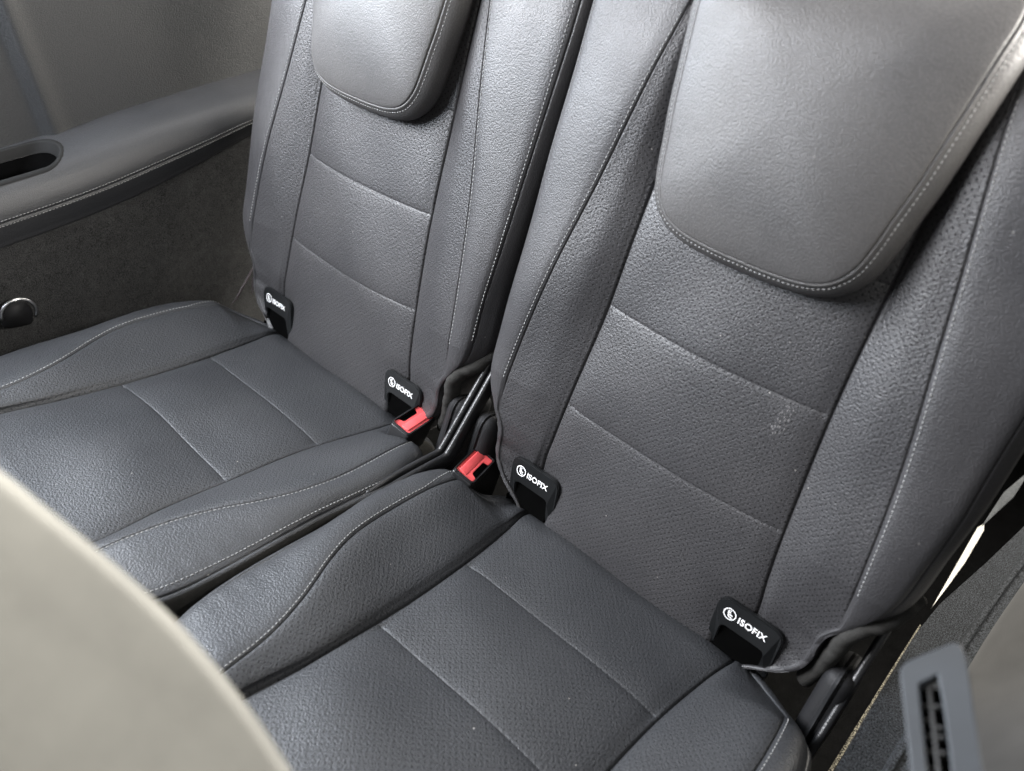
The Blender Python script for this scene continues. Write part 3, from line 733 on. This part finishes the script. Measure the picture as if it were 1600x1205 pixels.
link('webbing', tube_mesh('webbing', [(-.006, .02, .002), (-.0145, -.08, -.003), (-.0240, -.20, -.006)], .0070, .0012, up=(0, 0, 1)), bt, [M_strap])

# front seat in the foreground
fs = thing('front_seat_back', 'pale beige seat back, out of focus in the lower left corner', 'car seat', (.55, -.42, .34))
E = np.array([(0.4522, -0.464, 0.4401), (0.4667, -0.4458, 0.4184), (0.4885, -0.427, 0.3924), (0.4988, -0.42, 0.3819), (0.5103, -0.413, 0.3714), (0.5275, -0.4039, 0.3575), (0.5474, -0.3956, 0.3433), (0.5747, -0.3889, 0.3261), (0.5996, -0.3862, 0.3125), (0.624, -0.3866, 0.3008), (0.6507, -0.3896, 0.2899)])
# ------------- (positions refined below)
fs_rows = []
Ep = smooth_path(E, 10)
camp = np.array(CAMPOS)
vdir = np.array([.535, -.42, .37]) - camp; vdir /= np.linalg.norm(vdir)
tdir = Ep[-1] - Ep[0]; tdir /= np.linalg.norm(tdir)
ddir = np.cross(tdir, vdir); ddir /= np.linalg.norm(ddir)
if ddir[2] > 0: ddir = -ddir
R_ = .006
for k, an in enumerate(np.linspace(-PI * .95, PI / 2, 18)):
    fs_rows.append(Ep + ddir * (R_ - R_ * math.cos(an - 0) if True else 0) * (1 if True else 0) - vdir * R_ * math.sin(an) + ddir * 0)
for d in np.linspace(.02, .34, 16):
    fs_rows.append(Ep + ddir * (R_ + d) - vdir * (R_ + .006 * math.sin(d * 5)))
P = np.array(fs_rows) - np.array(fs.location)
link('backrest_cover', grid_mesh('backrest_cover', P), fs, [M_beige])

# grey bezel with two slots, close to the camera
o0 = camray(1480, 1040, .46)
bz_ = thing('slotted_bezel', 'blue-grey plastic bezel with two ribbed slots, out of focus at the lower right', 'belt guide', tuple(o0))
p1 = camray(1407, 1040, .455); p2 = camray(1492, 1003, .462); p3 = camray(1424, 1205, .430); p4 = camray(1530, 1205, .437)
ux = Vector(p2 - p1); vy = -(Vector(p3) - Vector(p1)).normalized(); ux = (ux - vy * ux.dot(vy)).normalized(); nz = ux.cross(vy).normalized()
MB = Matrix((ux, vy, nz)).transposed().to_4x4()
def loc2(p): q = MB.inverted() @ (Vector(p) - Vector(o0)); return (q.x, q.y)
def plane_pt(px, py):
    d = Vector(camray(px, py, 1.) - np.array(CAMPOS)); o_ = Vector(p1); t = (o_ - CAMPOS).dot(nz) / d.dot(nz); return loc2(CAMPOS + d * t)
outer = [plane_pt(*q) for q in [(1407, 1038), (1498, 1000), (1508, 1030), (1521, 1120), (1537, 1230)]]
o_l = plane_pt(1428, 1230)
dv_ = np.array(outer[-1]) - np.array(outer[-2]); dv_ /= np.linalg.norm(dv_)
outer += [tuple(np.array(outer[-1]) + dv_ * .12), tuple(np.array(o_l) + dv_ * .12), o_l]
hole = [plane_pt(*q) for q in [(1432, 1066), (1467, 1048), (1476, 1100), (1486, 1170), (1494, 1260), (1452, 1268), (1442, 1170)]]
ro = rounded(outer, [.0055, .0085, .003, .01, .01, .005, .005, .01], 6); rh = rounded(hole, [.001, .001, .001, .001, .001, .001, .001], 2)
def resample(p, n):
    p = np.array(p + [p[0]]); s = np.concatenate([[0], np.cumsum(np.linalg.norm(np.diff(p, axis=0), axis=1))]); q = np.linspace(0, s[-1], n, endpoint=False); return np.stack([np.interp(q, s, p[:, 0]), np.interp(q, s, p[:, 1])], 1)
# curve fill makes the plate with its opening
cu = bpy.data.curves.new('plate', 'CURVE'); cu.dimensions = '2D'; cu.fill_mode = 'BOTH'; cu.extrude = .0025; cu.bevel_depth = .0008; cu.bevel_resolution = 3
for pl_ in (ro, rh):
    sp_ = cu.splines.new('POLY'); sp_.points.add(len(pl_) - 1); sp_.use_cyclic_u = True
    for i, p in enumerate(pl_): sp_.points[i].co = (p[0], p[1], 0, 1)
to = bpy.data.objects.new('plate', cu); C.objects.link(to); bpy.context.view_layer.update()
me = bpy.data.meshes.new_from_object(to.evaluated_get(bpy.context.evaluated_depsgraph_get())); bpy.data.objects.remove(to); me.transform(MB)
me.materials.clear(); link('plate', me, bz_, [M_bezel])
hc = np.array(hole).mean(0)
top = (np.array(hole[0]) + np.array(hole[1])) / 2; bo = (np.array(hole[4]) + np.array(hole[5])) / 2; ax = (bo - top); AL = np.linalg.norm(ax); ax = ax / AL; sx_ = np.array([-ax[1], ax[0]])
if sx_[0] < 0: sx_ = -sx_
bm = bmesh.new()
ang_ = math.atan2(ax[1], ax[0])
def bxx(u, v, w_, l, h, zc): add_box(bm, (l, w_, h), MB @ Matrix.Translation((top[0] + ax[0] * u + sx_[0] * v, top[1] + ax[1] * u + sx_[1] * v, zc)) @ Matrix.Rotation(ang_, 4, 'Z'), .0004, 1)
bxx(AL / 2, 0, .0017, AL, .004, -.002)
for i in range(9):
    u = .012 + i * .0075
    bxx(u, -.0026, .0032, .0013, .004, -.003 + (i % 2) * .0005); bxx(u + (.003 if i % 3 == 1 else 0), .0028, .0036, .0016, .004, -.003)
finish('slot_ribs', bm, M_rib, bz_)
bm = bmesh.new(); bxx(AL / 2, 0, .016, AL * 1.05, .002, -.010); finish('slot_floor', bm, M_void, bz_)

# ------------------------------------------------------------------ floor and rear
bm = bmesh.new(); add_box(bm, (3, 3.4, .02), Matrix.Translation((.25, .1, -.31)))
fl = finish('floor', bm, M_floor); fl['kind'] = 'structure'
bm = bmesh.new(); add_box(bm, (.5, .06, .5), Matrix.Translation((1.15, 1.35, .40)) @ Matrix.Rotation(.2, 4, 'Z'), .02, 3)
tag(finish('rear_pillar', bm, M_pillar), 'pale rear pillar trim glimpsed at the top right corner', 'pillar trim')
